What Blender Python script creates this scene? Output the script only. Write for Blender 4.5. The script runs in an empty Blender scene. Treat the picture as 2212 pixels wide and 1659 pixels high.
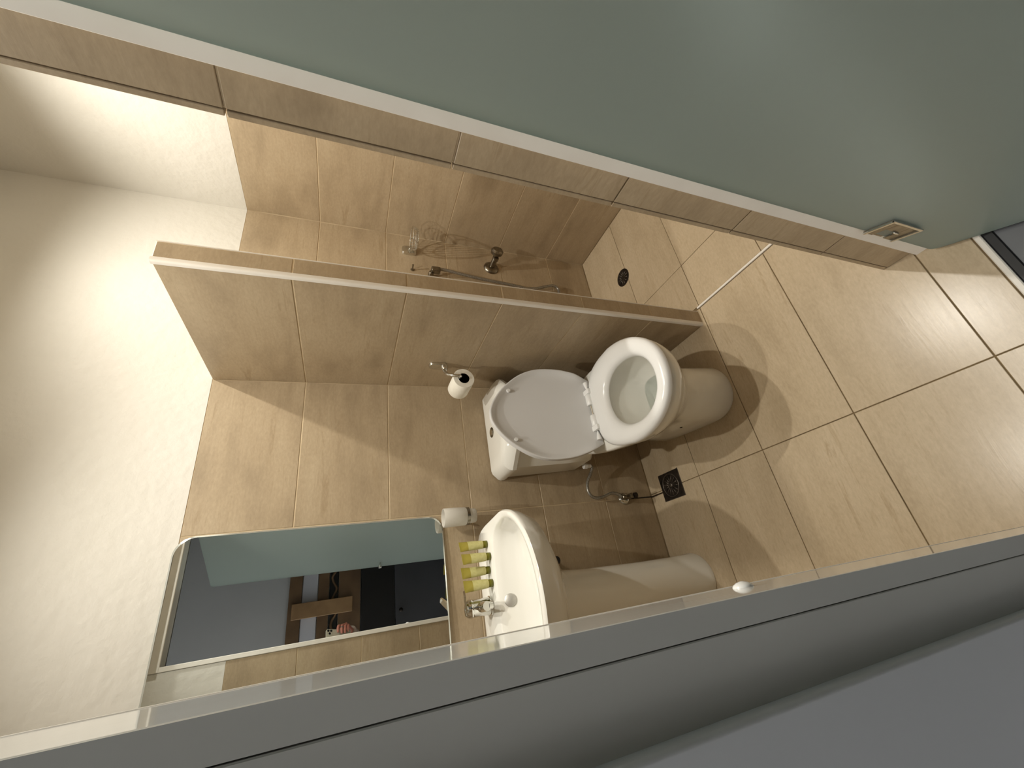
import bpy, bmesh, math, random
from mathutils import Vector, Matrix
random.seed(7)
S = bpy.context.scene
COL = S.collection

# ------------------------------------------------------------------ camera
F_PX, YAW, PITCH, ROLL, CAM_H = 884.64, 0.5039, 0.3815, -0.0367, 1.3007
def cam_axes():
    F = Vector((math.sin(YAW)*math.cos(PITCH), math.cos(YAW)*math.cos(PITCH), -math.sin(PITCH)))
    R = Vector((math.cos(YAW), -math.sin(YAW), 0.0))
    D = F.cross(R)
    R2 = math.cos(ROLL)*R + math.sin(ROLL)*D
    D2 = -math.sin(ROLL)*R + math.cos(ROLL)*D
    return F, R2, D2            # forward, upright right, upright down
FWD, RGT, DWN = cam_axes()
cd = bpy.data.cameras.new('camera'); cam = bpy.data.objects.new('camera', cd); COL.objects.link(cam)
cd.sensor_width = 36.0; cd.lens = F_PX/2212.0*36.0; cd.clip_start = 0.02
cx, cy, cz = DWN, RGT, -FWD     # the phone was held so that the picture lies on its side
cam.matrix_world = Matrix(((cx.x, cy.x, cz.x, 0), (cx.y, cy.y, cz.y, 0), (cx.z, cy.z, cz.z, CAM_H), (0, 0, 0, 1)))
S.camera = cam

# ------------------------------------------------------------------ world, lamps, exposure
W = bpy.data.worlds.new('world'); S.world = W; W.use_nodes = True
W.node_tree.nodes['Background'].inputs[0].default_value = (1.0, 0.985, 0.95, 1)
W.node_tree.nodes['Background'].inputs[1].default_value = 1.6
def spot(name, loc, power, col, size=158, blend=1.0, rad=0.018):
    d = bpy.data.lights.new(name, 'SPOT'); d.energy = power; d.color = col
    d.spot_size = math.radians(size); d.spot_blend = blend; d.shadow_soft_size = rad
    o = bpy.data.objects.new(name, d); o.location = loc; COL.objects.link(o); return o
WARM = (1.0, 0.96, 0.872)
spot('downlight_shower', (1.20, 0.97, 2.50), 40, WARM, 156)
spot('downlight_basin', (0.24, 1.00, 2.50), 28, WARM, 128)
spot('downlight_entry', (0.64, 0.63, 2.50), 32, WARM, 146)
S.view_settings.view_transform = 'Standard'; S.view_settings.look = 'None'
S.view_settings.exposure = 0.56; S.view_settings.gamma = 1.0
S.view_settings.use_curve_mapping = False

# ------------------------------------------------------------------ materials
def srgb(r, g, b):
    f = lambda c: ((c/255)/12.92 if c/255 <= .04045 else ((c/255+.055)/1.055)**2.4)
    return (f(r), f(g), f(b), 1)
def base_mat(name, col, rough=.5, metal=0.0, **kw):
    m = bpy.data.materials.new(name); m.use_nodes = True
    b = m.node_tree.nodes['Principled BSDF']
    b.inputs['Base Color'].default_value = col; b.inputs['Roughness'].default_value = rough
    b.inputs['Metallic'].default_value = metal
    for k, v in kw.items(): b.inputs[k.replace('_', ' ')].default_value = v
    return m, m.node_tree, b
def node(t, typ, **kw):
    n = t.nodes.new(typ)
    for k, v in kw.items(): setattr(n, k, v)
    return n
def ramp(t, stops):
    r = node(t, 'ShaderNodeValToRGB'); e = r.color_ramp.elements
    while len(e) < len(stops): e.new(.5)
    for el, (p, c) in zip(e, stops): el.position = p; el.color = c
    return r
def with_noise(name, c1, c2, scale, rough, bump=0.0, bscale=40, metal=0, bdist=.002, **kw):
    m, t, b = base_mat(name, c1, rough, metal, **kw)
    co = node(t, 'ShaderNodeTexCoord'); nz = node(t, 'ShaderNodeTexNoise'); nz.inputs['Scale'].default_value = scale
    nz.inputs['Detail'].default_value = 5
    t.links.new(co.outputs['Object'], nz.inputs['Vector'])
    r = ramp(t, [(.35, c1), (.7, c2)]); t.links.new(nz.outputs['Fac'], r.inputs['Fac'])
    t.links.new(r.outputs['Color'], b.inputs['Base Color'])
    if bump:
        n2 = node(t, 'ShaderNodeTexNoise'); n2.inputs['Scale'].default_value = bscale; n2.inputs['Detail'].default_value = 4
        t.links.new(co.outputs['Object'], n2.inputs['Vector'])
        bp = node(t, 'ShaderNodeBump'); bp.inputs['Strength'].default_value = bump; bp.inputs['Distance'].default_value = bdist
        t.links.new(n2.outputs['Fac'], bp.inputs['Height']); t.links.new(bp.outputs['Normal'], b.inputs['Normal'])
    return m
def tile_mat(name, lo, mid, hi, rough, bump):
    """travertine-look porcelain: soft streaks along the long side, fine grain, each tile its own cut"""
    m, t, b = base_mat(name, mid, rough)
    co = node(t, 'ShaderNodeTexCoord'); oi = node(t, 'ShaderNodeObjectInfo')
    mul = node(t, 'ShaderNodeMath', operation='MULTIPLY'); mul.inputs[1].default_value = 37.0
    t.links.new(oi.outputs['Random'], mul.inputs[0])
    off = node(t, 'ShaderNodeCombineXYZ'); t.links.new(mul.outputs[0], off.inputs[0]); t.links.new(mul.outputs[0], off.inputs[1])
    add = node(t, 'ShaderNodeVectorMath', operation='ADD')
    t.links.new(co.outputs['Object'], add.inputs[0]); t.links.new(off.outputs[0], add.inputs[1])
    def nz(sx, sy, detail, rg, dist=0.0):
        mp = node(t, 'ShaderNodeMapping'); mp.inputs['Scale'].default_value = (sx, sy, sy)
        t.links.new(add.outputs[0], mp.inputs['Vector'])
        n = node(t, 'ShaderNodeTexNoise'); n.inputs['Scale'].default_value = 1; n.inputs['Detail'].default_value = detail
        n.inputs['Roughness'].default_value = rg; n.inputs['Distortion'].default_value = dist
        t.links.new(mp.outputs[0], n.inputs['Vector']); return n
    streak = nz(2.6, 15, 6, .62, .6); cloud = nz(4, 7, 5, .55); grain = nz(60, 150, 3, .7); vein = nz(3.2, 34, 7, .72, 1.3)
    r1 = ramp(t, [(.30, lo), (.50, mid), (.72, hi)])
    mx = node(t, 'ShaderNodeMix', data_type='FLOAT'); mx.inputs[0].default_value = .62
    t.links.new(streak.outputs['Fac'], mx.inputs[2]); t.links.new(cloud.outputs['Fac'], mx.inputs[3])
    t.links.new(mx.outputs[0], r1.inputs['Fac'])
    rv = ramp(t, [(.54, (1, 1, 1, 1)), (.66, (.80, .76, .70, 1))]); t.links.new(vein.outputs['Fac'], rv.inputs['Fac'])
    rc = ramp(t, [(.45, (0, 0, 0, 1)), (.62, (1, 1, 1, 1))]); t.links.new(cloud.outputs['Fac'], rc.inputs['Fac'])
    vm = node(t, 'ShaderNodeMix', data_type='RGBA', blend_type='MULTIPLY')
    fm = node(t, 'ShaderNodeMath', operation='MULTIPLY'); fm.inputs[1].default_value = .95
    t.links.new(rc.outputs['Color'], fm.inputs[0]); t.links.new(fm.outputs[0], vm.inputs[0])
    t.links.new(r1.outputs['Color'], vm.inputs[6]); t.links.new(rv.outputs['Color'], vm.inputs[7])
    rg = ramp(t, [(.3, (.87, .86, .84, 1)), (.7, (1.07, 1.07, 1.07, 1))]); t.links.new(grain.outputs['Fac'], rg.inputs['Fac'])
    gm = node(t, 'ShaderNodeMix', data_type='RGBA', blend_type='MULTIPLY'); gm.inputs[0].default_value = .8
    t.links.new(vm.outputs[2], gm.inputs[6]); t.links.new(rg.outputs['Color'], gm.inputs[7])
    t.links.new(gm.outputs[2], b.inputs['Base Color'])
    bp = node(t, 'ShaderNodeBump'); bp.inputs['Strength'].default_value = bump; bp.inputs['Distance'].default_value = .0012
    t.links.new(vein.outputs['Fac'], bp.inputs['Height']); t.links.new(bp.outputs['Normal'], b.inputs['Normal'])
    return m
M = {}
M['tile'] = tile_mat('wall_tile', srgb(152, 134, 108), srgb(174, 155, 127), srgb(185, 167, 139), .48, .25)
M['ftile'] = tile_mat('floor_tile', srgb(176, 158, 130), srgb(192, 174, 146), srgb(201, 184, 157), .255, .10)
M['grout'] = with_noise('grout', srgb(212, 193, 160), srgb(184, 163, 130), 9, .9)
M['fgrout'] = with_noise('floor_grout', srgb(128, 108, 76), srgb(96, 80, 56), 9, .9)
M['wetgrout'] = with_noise('wet_dirty_grout', srgb(30, 20, 12), srgb(62, 46, 28), 40, .35)
M['plaster'] = with_noise('white_plaster', srgb(219, 215, 206), srgb(214, 210, 200), 3, .75, .45, 28, bdist=.006)
M['paint'] = with_noise('bedroom_paint', srgb(192, 191, 190), srgb(186, 185, 184), 2, .6, .12, 60)
M['paintlight'] = with_noise('bedroom_paint_light', srgb(228, 231, 236), srgb(222, 225, 230), 2, .5, .12, 60)
M['frame'] = with_noise('frame_lacquer', srgb(220, 220, 216), srgb(214, 214, 210), 4, .06, .02, 30)
M['frameflat'] = with_noise('frame_face_lacquer', srgb(205, 205, 200), srgb(200, 200, 195), 4, .35, .02, 30)
M['trim'] = with_noise('white_tile_trim', srgb(236, 231, 222), srgb(230, 224, 214), 12, .5)
M['ceramic'] = with_noise('white_ceramic', srgb(240, 239, 232), srgb(238, 236, 228), 2, .08, Coat_Weight=.4, Coat_Roughness=.03)
M['plastic'] = with_noise('white_plastic', srgb(238, 238, 236), srgb(235, 235, 233), 3, .22)
M['lidplastic'] = with_noise('lid_plastic', srgb(226, 226, 226), srgb(222, 222, 222), 3, .35)
M['chrome'] = with_noise('chrome', srgb(222, 222, 218), srgb(210, 210, 205), 20, .07, metal=1)
M['satin'] = with_noise('satin_chrome', srgb(196, 194, 188), srgb(182, 180, 174), 30, .45, metal=.6)
M['dullchrome'] = with_noise('worn_chrome', srgb(150, 144, 132), srgb(120, 112, 98), 60, .28, metal=1)
M['darkmetal'] = with_noise('dark_steel', srgb(62, 54, 46), srgb(36, 30, 26), 50, .45, metal=.7)
M['drainring'] = with_noise('drain_ring', srgb(120, 112, 104), srgb(84, 76, 68), 50, .4, metal=.8)
M['black'] = with_noise('plain_black', srgb(16, 16, 18), srgb(26, 26, 28), 30, .5)
M['paper'] = with_noise('toilet_paper', srgb(244, 240, 228), srgb(236, 231, 217), 40, .95, .3, 90)
M['card'] = with_noise('cardboard', srgb(168, 140, 104), srgb(150, 122, 88), 20, .9)
M['tube'] = with_noise('olive_tube', srgb(158, 146, 66), srgb(140, 128, 50), 20, .25, Coat_Weight=.3)
M['label'] = with_noise('tube_label', srgb(200, 195, 136), srgb(186, 180, 116), 90, .4)
M['cap'] = with_noise('olive_cap', srgb(116, 114, 26), srgb(100, 98, 18), 20, .35)
M['frost'] = with_noise('frosted_tumbler', srgb(236, 232, 222), srgb(228, 224, 214), 10, .5, Transmission_Weight=.25, Subsurface_Weight=0.0)
M['hose'] = with_noise('braided_hose', srgb(170, 166, 158), srgb(120, 116, 106), 250, .35, .6, 400, metal=.7, bdist=.001)
M['wood'] = with_noise('brown_wood', srgb(120, 92, 62), srgb(92, 68, 44), 6, .55, .2, 30)
M['palewood'] = with_noise('light_batten', srgb(170, 134, 92), srgb(140, 106, 70), 6, .5, .2, 30)
M['whiteboard'] = with_noise('pale_panel', srgb(206, 205, 210), srgb(200, 199, 204), 3, .6)
M['blackwood'] = with_noise('black_panel', srgb(14, 12, 12), srgb(20, 18, 16), 5, .5)
M['greypanel'] = with_noise('dark_grey_panel', srgb(72, 72, 75), srgb(66, 66, 69), 5, .4)
M['bfloor'] = with_noise('bedroom_floor_tile', srgb(110, 112, 116), srgb(96, 98, 102), 5, .2)
M['skin'] = with_noise('skin', srgb(206, 140, 122), srgb(190, 120, 104), 30, .5, .1, 120, Subsurface_Weight=.08)
M['cuff'] = with_noise('pale_cuff', srgb(190, 172, 160), srgb(170, 150, 140), 60, .9, .4, 120)
M['phone'] = with_noise('phone_back', srgb(206, 200, 180), srgb(200, 194, 174), 8, .3)
M['lens'] = with_noise('lens_glass', srgb(10, 10, 12), srgb(18, 18, 22), 8, .08)
M['silver'] = with_noise('silver_ring', srgb(210, 208, 205), srgb(196, 194, 190), 8, .2, metal=1)
# mirror
mm, mt, mb = base_mat('mirror_silver', (.86, .90, .90, 1), .0, 1.0)
co = node(mt, 'ShaderNodeTexCoord'); nz = node(mt, 'ShaderNodeTexNoise'); nz.inputs['Scale'].default_value = 3
mt.links.new(co.outputs['Object'], nz.inputs['Vector'])
r = ramp(mt, [(.3, (.84, .89, .89, 1)), (.7, (.87, .91, .91, 1))]); mt.links.new(nz.outputs['Fac'], r.inputs['Fac']); mt.links.new(r.outputs[0], mb.inputs['Base Color'])
M['mirror'] = mm
M['mirroredge'] = with_noise('mirror_ground_edge', srgb(232, 236, 232), srgb(222, 228, 224), 30, .18, metal=.75)
# frosted glass: satin-etched, blurs and tints what stands behind
def frosted(name, tint, rough):
    m, t, b = base_mat(name, tint, rough, 0, Transmission_Weight=1.0, IOR=1.45)
    co = node(t, 'ShaderNodeTexCoord'); n = node(t, 'ShaderNodeTexNoise'); n.inputs['Scale'].default_value = 5
    n.inputs['Detail'].default_value = 3; n.inputs['Distortion'].default_value = 1.2
    t.links.new(co.outputs['Object'], n.inputs['Vector'])
    rr = node(t, 'ShaderNodeMapRange'); rr.inputs['To Min'].default_value = rough-.02; rr.inputs['To Max'].default_value = rough+.02
    t.links.new(n.outputs['Fac'], rr.inputs['Value']); t.links.new(rr.outputs[0], b.inputs['Roughness'])
    d = node(t, 'ShaderNodeBsdfDiffuse'); d.inputs['Color'].default_value = srgb(214, 224, 216)
    tr = node(t, 'ShaderNodeBsdfTranslucent'); tr.inputs['Color'].default_value = srgb(214, 226, 218)
    m1 = node(t, 'ShaderNodeMixShader'); m1.inputs[0].default_value = .5
    m2 = node(t, 'ShaderNodeMixShader'); m2.inputs[0].default_value = .4
    t.links.new(d.outputs[0], m1.inputs[1]); t.links.new(tr.outputs[0], m1.inputs[2])
    t.links.new(b.outputs[0], m2.inputs[1]); t.links.new(m1.outputs[0], m2.inputs[2])
    out = [x for x in t.nodes if x.type == 'OUTPUT_MATERIAL'][0]
    t.links.new(m2.outputs[0], out.inputs['Surface'])
    return m
M['glass'] = frosted('frosted_green_glass', srgb(216, 230, 222), .36)
M['glassedge'] = with_noise('green_glass_edge', srgb(110, 150, 138), srgb(96, 136, 124), 20, .15)

# ------------------------------------------------------------------ mesh helpers
def link(o, parent=None):
    COL.objects.link(o)
    if parent is not None: o.parent = parent
    return o
def finish(name, bm, mat, parent=None, smooth=False, angle=None):
    bmesh.ops.recalc_face_normals(bm, faces=bm.faces)
    me = bpy.data.meshes.new(name); bm.to_mesh(me); bm.free()
    mats = mat if isinstance(mat, (list, tuple)) else [mat]
    for k in mats: me.materials.append(M[k])
    if smooth:
        for p in me.polygons: p.use_smooth = True
        if angle:
            try: me.set_sharp_from_angle(angle=math.radians(angle))
            except Exception: pass
    return link(bpy.data.objects.new(name, me), parent)
def bbox(bm, lo, hi, bev=0.0, seg=1, mi=0):
    v = [bm.verts.new((x, y, z)) for z in (lo[2], hi[2]) for y in (lo[1], hi[1]) for x in (lo[0], hi[0])]
    fs = [bm.faces.new([v[i] for i in f]) for f in ((0, 2, 3, 1), (4, 5, 7, 6), (0, 1, 5, 4), (2, 6, 7, 3), (0, 4, 6, 2), (1, 3, 7, 5))]
    for f in fs: f.material_index = mi
    if bev > 0:
        es = list({e for f in fs for e in f.edges})
        r = bmesh.ops.bevel(bm, geom=es, offset=bev, segments=seg, profile=.5, affect='EDGES')
        for f in r['faces']: f.material_index = mi
def box(name, lo, hi, mat, parent=None, bev=0.0, seg=1, smooth=False):
    bm = bmesh.new(); bbox(bm, lo, hi, bev, seg); return finish(name, bm, mat, parent, smooth)
def tag(o, label, cat=None, group=None, kind=None):
    o['label'] = label
    if cat: o['category'] = cat
    if group: o['group'] = group
    if kind: o['kind'] = kind
    return o
def struct(o, label): o['kind'] = 'structure'; o['label'] = label; return o
def empty(name, loc=(0, 0, 0)):
    o = bpy.data.objects.new(name, None); o.empty_display_size = .05; o.location = loc; return link(o)
def under(o, root):
    """parent a mesh that was built in world coordinates to a root standing elsewhere"""
    o.parent = root; o.matrix_parent_inverse = Matrix.Translation(root.location).inverted(); return o
def rings_mesh(bm, rings, closed=True, cap0=True, cap1=True, mi=0):
    vs = [[bm.verts.new(p) for p in r] for r in rings]; n = len(rings[0])
    for a, b in zip(vs, vs[1:]):
        for i in range(n if closed else n-1):
            j = (i+1) % n
            f = bm.faces.new((a[i], a[j], b[j], b[i])); f.material_index = mi
    if cap0: bm.faces.new(vs[0][::-1]).material_index = mi
    if cap1: bm.faces.new(vs[-1]).material_index = mi
    return vs
def frame_for(t):
    t = t.normalized(); a = Vector((0, 0, 1)) if abs(t.z) < .9 else Vector((1, 0, 0))
    u = t.cross(a).normalized(); return u, t.cross(u).normalized()
def smooth_path(pts, sub=8):
    P = [Vector(p) for p in pts]; out = []
    for i in range(len(P)-1):
        p0 = P[max(i-1, 0)]; p1 = P[i]; p2 = P[i+1]; p3 = P[min(i+2, len(P)-1)]
        for k in range(sub):
            t = k/sub
            out.append(.5*((2*p1)+(-p0+p2)*t+(2*p0-5*p1+4*p2-p3)*t*t+(-p0+3*p1-3*p2+p3)*t**3))
    out.append(P[-1]); return out
def tube(bm, pts, r, n=10, sub=8, smooth=True, rr=None, closed=False, mi=0):
    P = smooth_path(pts, sub) if smooth else [Vector(p) for p in pts]
    u = None; rings = []
    for i, p in enumerate(P):
        t = (P[min(i+1, len(P)-1)]-P[max(i-1, 0)])
        if closed: t = P[(i+1) % len(P)]-P[i-1]
        t.normalize()
        if u is None: u, v = frame_for(t)
        else:
            u = (u-t*u.dot(t)).normalized(); v = t.cross(u)
        rad = r if rr is None else rr[0]+(rr[1]-rr[0])*i/(len(P)-1)
        rings.append([p+rad*(math.cos(2*math.pi*k/n)*u+math.sin(2*math.pi*k/n)*v) for k in range(n)])
    if closed: rings.append(rings[0])
    rings_mesh(bm, rings, cap0=not closed, cap1=not closed, mi=mi)
    if closed: bmesh.ops.remove_doubles(bm, verts=bm.verts, dist=1e-6)
def lathe(bm, prof, origin=(0, 0, 0), axis=(0, 0, 1), n=28, mi=0):
    """prof: list of (radius, height along axis)"""
    ax = Vector(axis).normalized(); u, v = frame_for(ax); o = Vector(origin)
    rings = [[o+ax*h+max(r_, 1e-5)*(math.cos(2*math.pi*k/n)*u+math.sin(2*math.pi*k/n)*v) for k in range(n)] for r_, h in prof]
    rings_mesh(bm, rings, mi=mi)
def egg(cx_, yc, hw, yf, yb, z, n=56, nf=2.2, nb=2.2, hwb=None):
    """closed plan outline, front (low y) and back (high y) halves with their own roundness"""
    out = []
    for k in range(n):
        a = 2*math.pi*k/n; c, s = math.cos(a), math.sin(a)
        e = nf if s < 0 else nb
        x = math.copysign(abs(c)**(2/e), c); y = math.copysign(abs(s)**(2/e), s)
        w = hw
        if hwb is not None and s > 0: w = hw+(hwb-hw)*abs(y)**1.3
        out.append(Vector((cx_+w*x, yc+(yc-yf if s < 0 else yb-yc)*y, z)))
    return out

# ------------------------------------------------------------------ tiles
TILE_CACHE = {}
def tile(parent, c, u, v, lu, lv, mat='tile', th=.0045, name='tile', bev=.0009):
    """a tile whose face centre is c; u is the long side, v the short side, face normal u x v"""
    key = (round(lu, 4), round(lv, 4), mat, th)
    if key not in TILE_CACHE:
        bm = bmesh.new(); bbox(bm, (-lu/2, -lv/2, -th), (lu/2, lv/2, 0), min(bev, lu/6, lv/6))
        me = bpy.data.meshes.new(name); bm.to_mesh(me); bm.free(); me.materials.append(M[mat]); TILE_CACHE[key] = me
    o = bpy.data.objects.new(name, TILE_CACHE[key]); u = Vector(u); v = Vector(v); n = u.cross(v)
    # uneven laying: a fraction of a millimetre
    c = Vector(c)+n*random.uniform(-.0004, .0004)
    o.matrix_local = Matrix(((u.x, v.x, n.x, c.x), (u.y, v.y, n.y, c.y), (u.z, v.z, n.z, c.z), (0, 0, 0, 1)))
    return link(o, parent)
def tile_grid(parent, fn, us, vs, u, v, gap=.0036, **kw):
    for a0, a1 in zip(us, us[1:]):
        for b0, b1 in zip(vs, vs[1:]):
            tile(parent, fn((a0+a1)/2, (b0+b1)/2), u, v, abs(a1-a0)-gap, abs(b1-b0)-gap, **kw)

YB, XP, XP2, YP, ZT = 1.540, .823, .889, .948, 1.747
XS, XW = 1.694, -.82                 # shower side wall, wall beyond the basin
ZC = 2.56                            # ceiling
YF0, YF1 = .285, .400                # front wall: bedroom face, bathroom face
XJ, XQ = -.0315, .604                # doorway between jamb and tiled reveal
ZR = [0, .2485, .5485, .8485, 1.1485, 1.4485, ZT]

def split_wall(name, lo, hi, face, label, upper_only=False):
    """wall slab: grout bed behind the tiles, plaster flush above them. face = ('y', sign) etc."""
    bm = bmesh.new()
    l2, h2 = list(lo), list(hi)
    ax, sgn, g, p = face
    if sgn < 0: l2[ax] = g
    else: h2[ax] = g
    bbox(bm, l2, (h2[0], h2[1], ZT), mi=0)
    l3, h3 = list(lo), list(hi)
    if sgn < 0: l3[ax] = p
    else: h3[ax] = p
    l3[2] = ZT; bbox(bm, l3, h3, mi=1)
    return struct(finish(name, bm, ['grout', 'plaster']), label)

# floor ---------------------------------------------------------------
floor = struct(box('floor', (XW, .24, -.10), (XS, 1.64, -.0030), 'fgrout'), 'beige travertine-look tiled bathroom floor')
fys = [.242, .334, .634, .934, 1.234, 1.538]
def ffl(a, b): return (a, b, 0.0)
tile_grid(floor, ffl, [XW, -.303, .297, .8955], fys, (1, 0, 0), (0, 1, 0), mat='ftile', gap=.0026)
fys_s = [.402, .634, .934, 1.234, 1.538]
tile_grid(floor, ffl, [.9055, 1.12, XS-.001], fys_s, (1, 0, 0), (0, 1, 0), mat='ftile', gap=.0022)
tile_grid(floor, ffl, [.8955, .9055+.0], [.242, .334], (1, 0, 0), (0, 1, 0), mat='ftile', gap=.0005)
# walls ---------------------------------------------------------------
wb = split_wall('wall_back', (XW, YB, -.1), (XS, 1.64, ZC), (1, -1, YB+.0014, YB+.0002), 'back wall, beige tiles below rough white plaster')
def fb(a, b): return (a, YB, b)
tile_grid(wb, fb, [XW, -.311, .289, XP], ZR, (1, 0, 0), (0, 0, 1))
tile_grid(wb, fb, [XP2, 1.094, XS], ZR, (1, 0, 0), (0, 0, 1))
wr = split_wall('wall_right', (XS, YF1, -.1), (XS+.1, 1.64, ZC), (0, -1, XS+.0014, XS+.0002), 'shower side wall, beige tiles below white plaster')
def fr(a, b): return (XS, a, b)
tile_grid(wr, fr, [YF1, .634-.3, .934, YB][0:1]+[.934, YB], ZR, (0, -1, 0), (0, 0, 1))
wl = split_wall('wall_left', (XW-.1, YF1, -.1), (XW, 1.64, ZC), (0, 1, XW-.0025, XW-.0005), 'wall beyond the washbasin, tiled below plaster')
def fl(a, b): return (XW, a, b)
tile_grid(wl, fl, [YF1, .94, YB], ZR, (0, 1, 0), (0, 0, 1))
# front wall, bathroom side: left of the doorway (seen in the mirror) and right of it
wfl = split_wall('wall_front_left', (XW, YF0+.02, -.1), (-.0535, YF1, ZC), (1, 1, YF1-.0014, YF1-.0002), 'front wall left of the doorway, tiled below plaster')
def ff(a, b): return (a, YF1, b)
tile_grid(wfl, ff, [-.0535, -.6, XW], ZR, (-1, 0, 0), (0, 0, 1))
ZQ = [0, .26, .56, .86, 1.16, 1.46, 1.76, 2.005]
wfr = split_wall('wall_front_right', (XQ+.005, YF0+.02, -.1), (XS, YF1, ZC), (1, 1, YF1-.009, YF1-.0005), 'front wall right of the doorway with tiled reveal')
def ff2(a, b): return (a, YF1, b)
for z0, z1 in zip(ZQ, ZQ[1:]):
    w = 1.2-XQ
    tile(wfr, ((1.2+XQ)/2, YF1, (z0+z1)/2), (-1, 0, 0), (0, 0, 1), w-.0005, z1-z0-.003, th=.0085)      # cut edge shows at the corner
    tile(wfr, (XQ, (.332+.3895)/2, (z0+z1)/2), (0, -1, 0), (0, 0, 1), .0575, z1-z0-.003, th=.006)      # reveal strip
wtop = struct(box('wall_front_top', (-.0535, YF0+.02, 2.04), (XQ+.006, YF1+.045, ZC), 'plaster'), 'white plaster above the doorway with an added shading overhang')  # overhang on the bathroom side added to shade the head casing below
ceil = struct(box('ceiling', (XW-.1, YF0, ZC), (XS+.1, 1.64, ZC+.1), 'plaster'), 'white bathroom ceiling')
# partition beside the shower ------------------------------------------
part = struct(box('wall_partition', (XP+.0012, YP+.0012, -.05), (XP2-.0012, YB+.003, ZT-.002), 'grout'), 'slim tiled partition between toilet and shower')
for z0, z1 in zip(ZR, ZR[1:]):
    zc = (z0+z1)/2; h = z1-z0-.0036
    tile(part, (XP, (YP+.0125+YB)/2, zc), (0, -1, 0), (0, 0, 1), YB-YP-.0125, h)
    tile(part, (XP2, (YP+.004+YB)/2, zc), (0, 1, 0), (0, 0, 1), YB-YP-.006, h)
    tile(part, ((XP+.0125+XP2-.004)/2, YP, zc), (1, 0, 0), (0, 0, 1), XP2-XP-.0170, h)
tile(part, ((XP+XP2)/2, (YP+YB)/2, ZT), (0, 1, 0), (-1, 0, 0), YB-YP-.004, XP2-XP-.006)
def quarter_trim(name, x0, y0, sx, sy, r, z0, z1, parent, mat='trim'):
    """rounded corner bead; (x0,y0) is the sharp outer corner, sx/sy point inwards"""
    bm = bmesh.new(); prof = [(x0+sx*r, y0+sy*r)]
    for k in range(9):
        a = math.pi/2*k/8
        prof.append((x0+sx*r*(1-abs(math.cos(a))**.42), y0+sy*r*(1-abs(math.sin(a))**.42)))
    rings_mesh(bm, [[Vector((x, y, z)) for x, y in prof] for z in (z0, z1)])
    return finish(name, bm, mat, parent, smooth=True, angle=40)
quarter_trim('corner_bead', XP-.0012, YP-.0012, 1, 1, .0130, 0.0, ZT+.002, part)
quarter_trim('corner_bead', XP2+.0005, YP-.0008, -1, 1, .0035, 0.0, ZT+.002, part)

# shower floor strip ----------------------------------------------------
st = struct(box('trim_1', (.8965, YF1+.001, -.0028), (.9045, YP-.004, .0045), 'trim', bev=.0015), 'white floor strip edging the shower')

# doorway: lacquered frame, threshold ------------------------------------
fr_root = box('trim_2', (-.053, .300, -.002), (XJ, .3995, 2.0), 'frame', bev=.0012, seg=2)
struct(fr_root, 'glossy white jamb on the basin side of the doorway')
box('jamb_face', (-.0528, .2985, 0), (XJ-.0004, .3003, 2.0), 'frameflat', fr_root)
box('bathroom_bead', (-.052, .3985, 0), (XJ+.0005, .4055, 2.0), 'trim', fr_root, bev=.002)
a2 = struct(box('trim_3', (-.1085, .2985, -.002), (-.0538, .312, 2.075), 'frameflat', bev=.0008), 'flat white casing beside the jamb')
hd = struct(box('trim_4', (-.0535, .300, 2.0), (XQ+.006, .3995, 2.021), 'frame', bev=.0012), 'white head frame above the doorway')
box('bathroom_bead', (-.052, .3985, 1.998), (XQ+.02, .4055, 2.036), 'trim', hd, bev=.002)
box('casing', (-.0535, .2985, 2.0), (XQ+.10, .312, 2.075), 'frameflat', hd, bev=.0008)
hj = struct(box('trim_5', (.5905, .3065, -.002), (.6105, .3318, 2.0), 'trim', bev=.0012), 'white hinge jamb between tiled reveal and glass door')
th = struct(box('trim_6', (-.14, .2285, -.02), (.75, .2402, .0025), 'trim', bev=.002), 'white threshold strip at the edge of the tiled floor')
box('gap_strip', (-.14, .2105, -.02), (.75, .228, -.002), 'black', th, bev=.002)  # black strip stands for the gap between threshold and bedroom floor
# bedroom shell -----------------------------------------------------------
bw = bmesh.new(); bbox(bw, (-2.6, YF0, -.1), (-.1025, YF0+.018, 2.6), bev=.004, seg=3)
struct(finish('wall_bedroom_left', bw, 'paintlight', smooth=True, angle=30), 'pale painted bedroom wall left of the doorway')
bw = bmesh.new(); bbox(bw, (.612, YF0+.005, -.1), (2.2, YF0+.018, 2.6)); bbox(bw, (-.1025, YF0+.005, 2.08), (.612, YF0+.018, 2.6))
struct(finish('wall_bedroom_right', bw, 'paint'), 'pale painted bedroom wall behind the glass door')
struct(box('wall_bedroom_back', (-2.6, -1.5, -.1), (2.2, -1.4, 2.6), 'paint'), 'grey-lilac bedroom wall seen in the mirror')
struct(box('wall_bedroom_right_end', (2.2, -1.5, -.1), (2.3, YF0+.02, 2.6), 'paint'), 'end wall of the bedroom')
struct(box('floor_bedroom', (-2.6, -1.4, -.1), (2.2, .2105, -.006), 'bfloor'), 'grey glossy bedroom floor')
struct(box('ceiling_bedroom', (-2.6, -1.5, 2.6), (2.3, YF0+.02, 2.7), 'paint'), 'bedroom ceiling')

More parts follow.
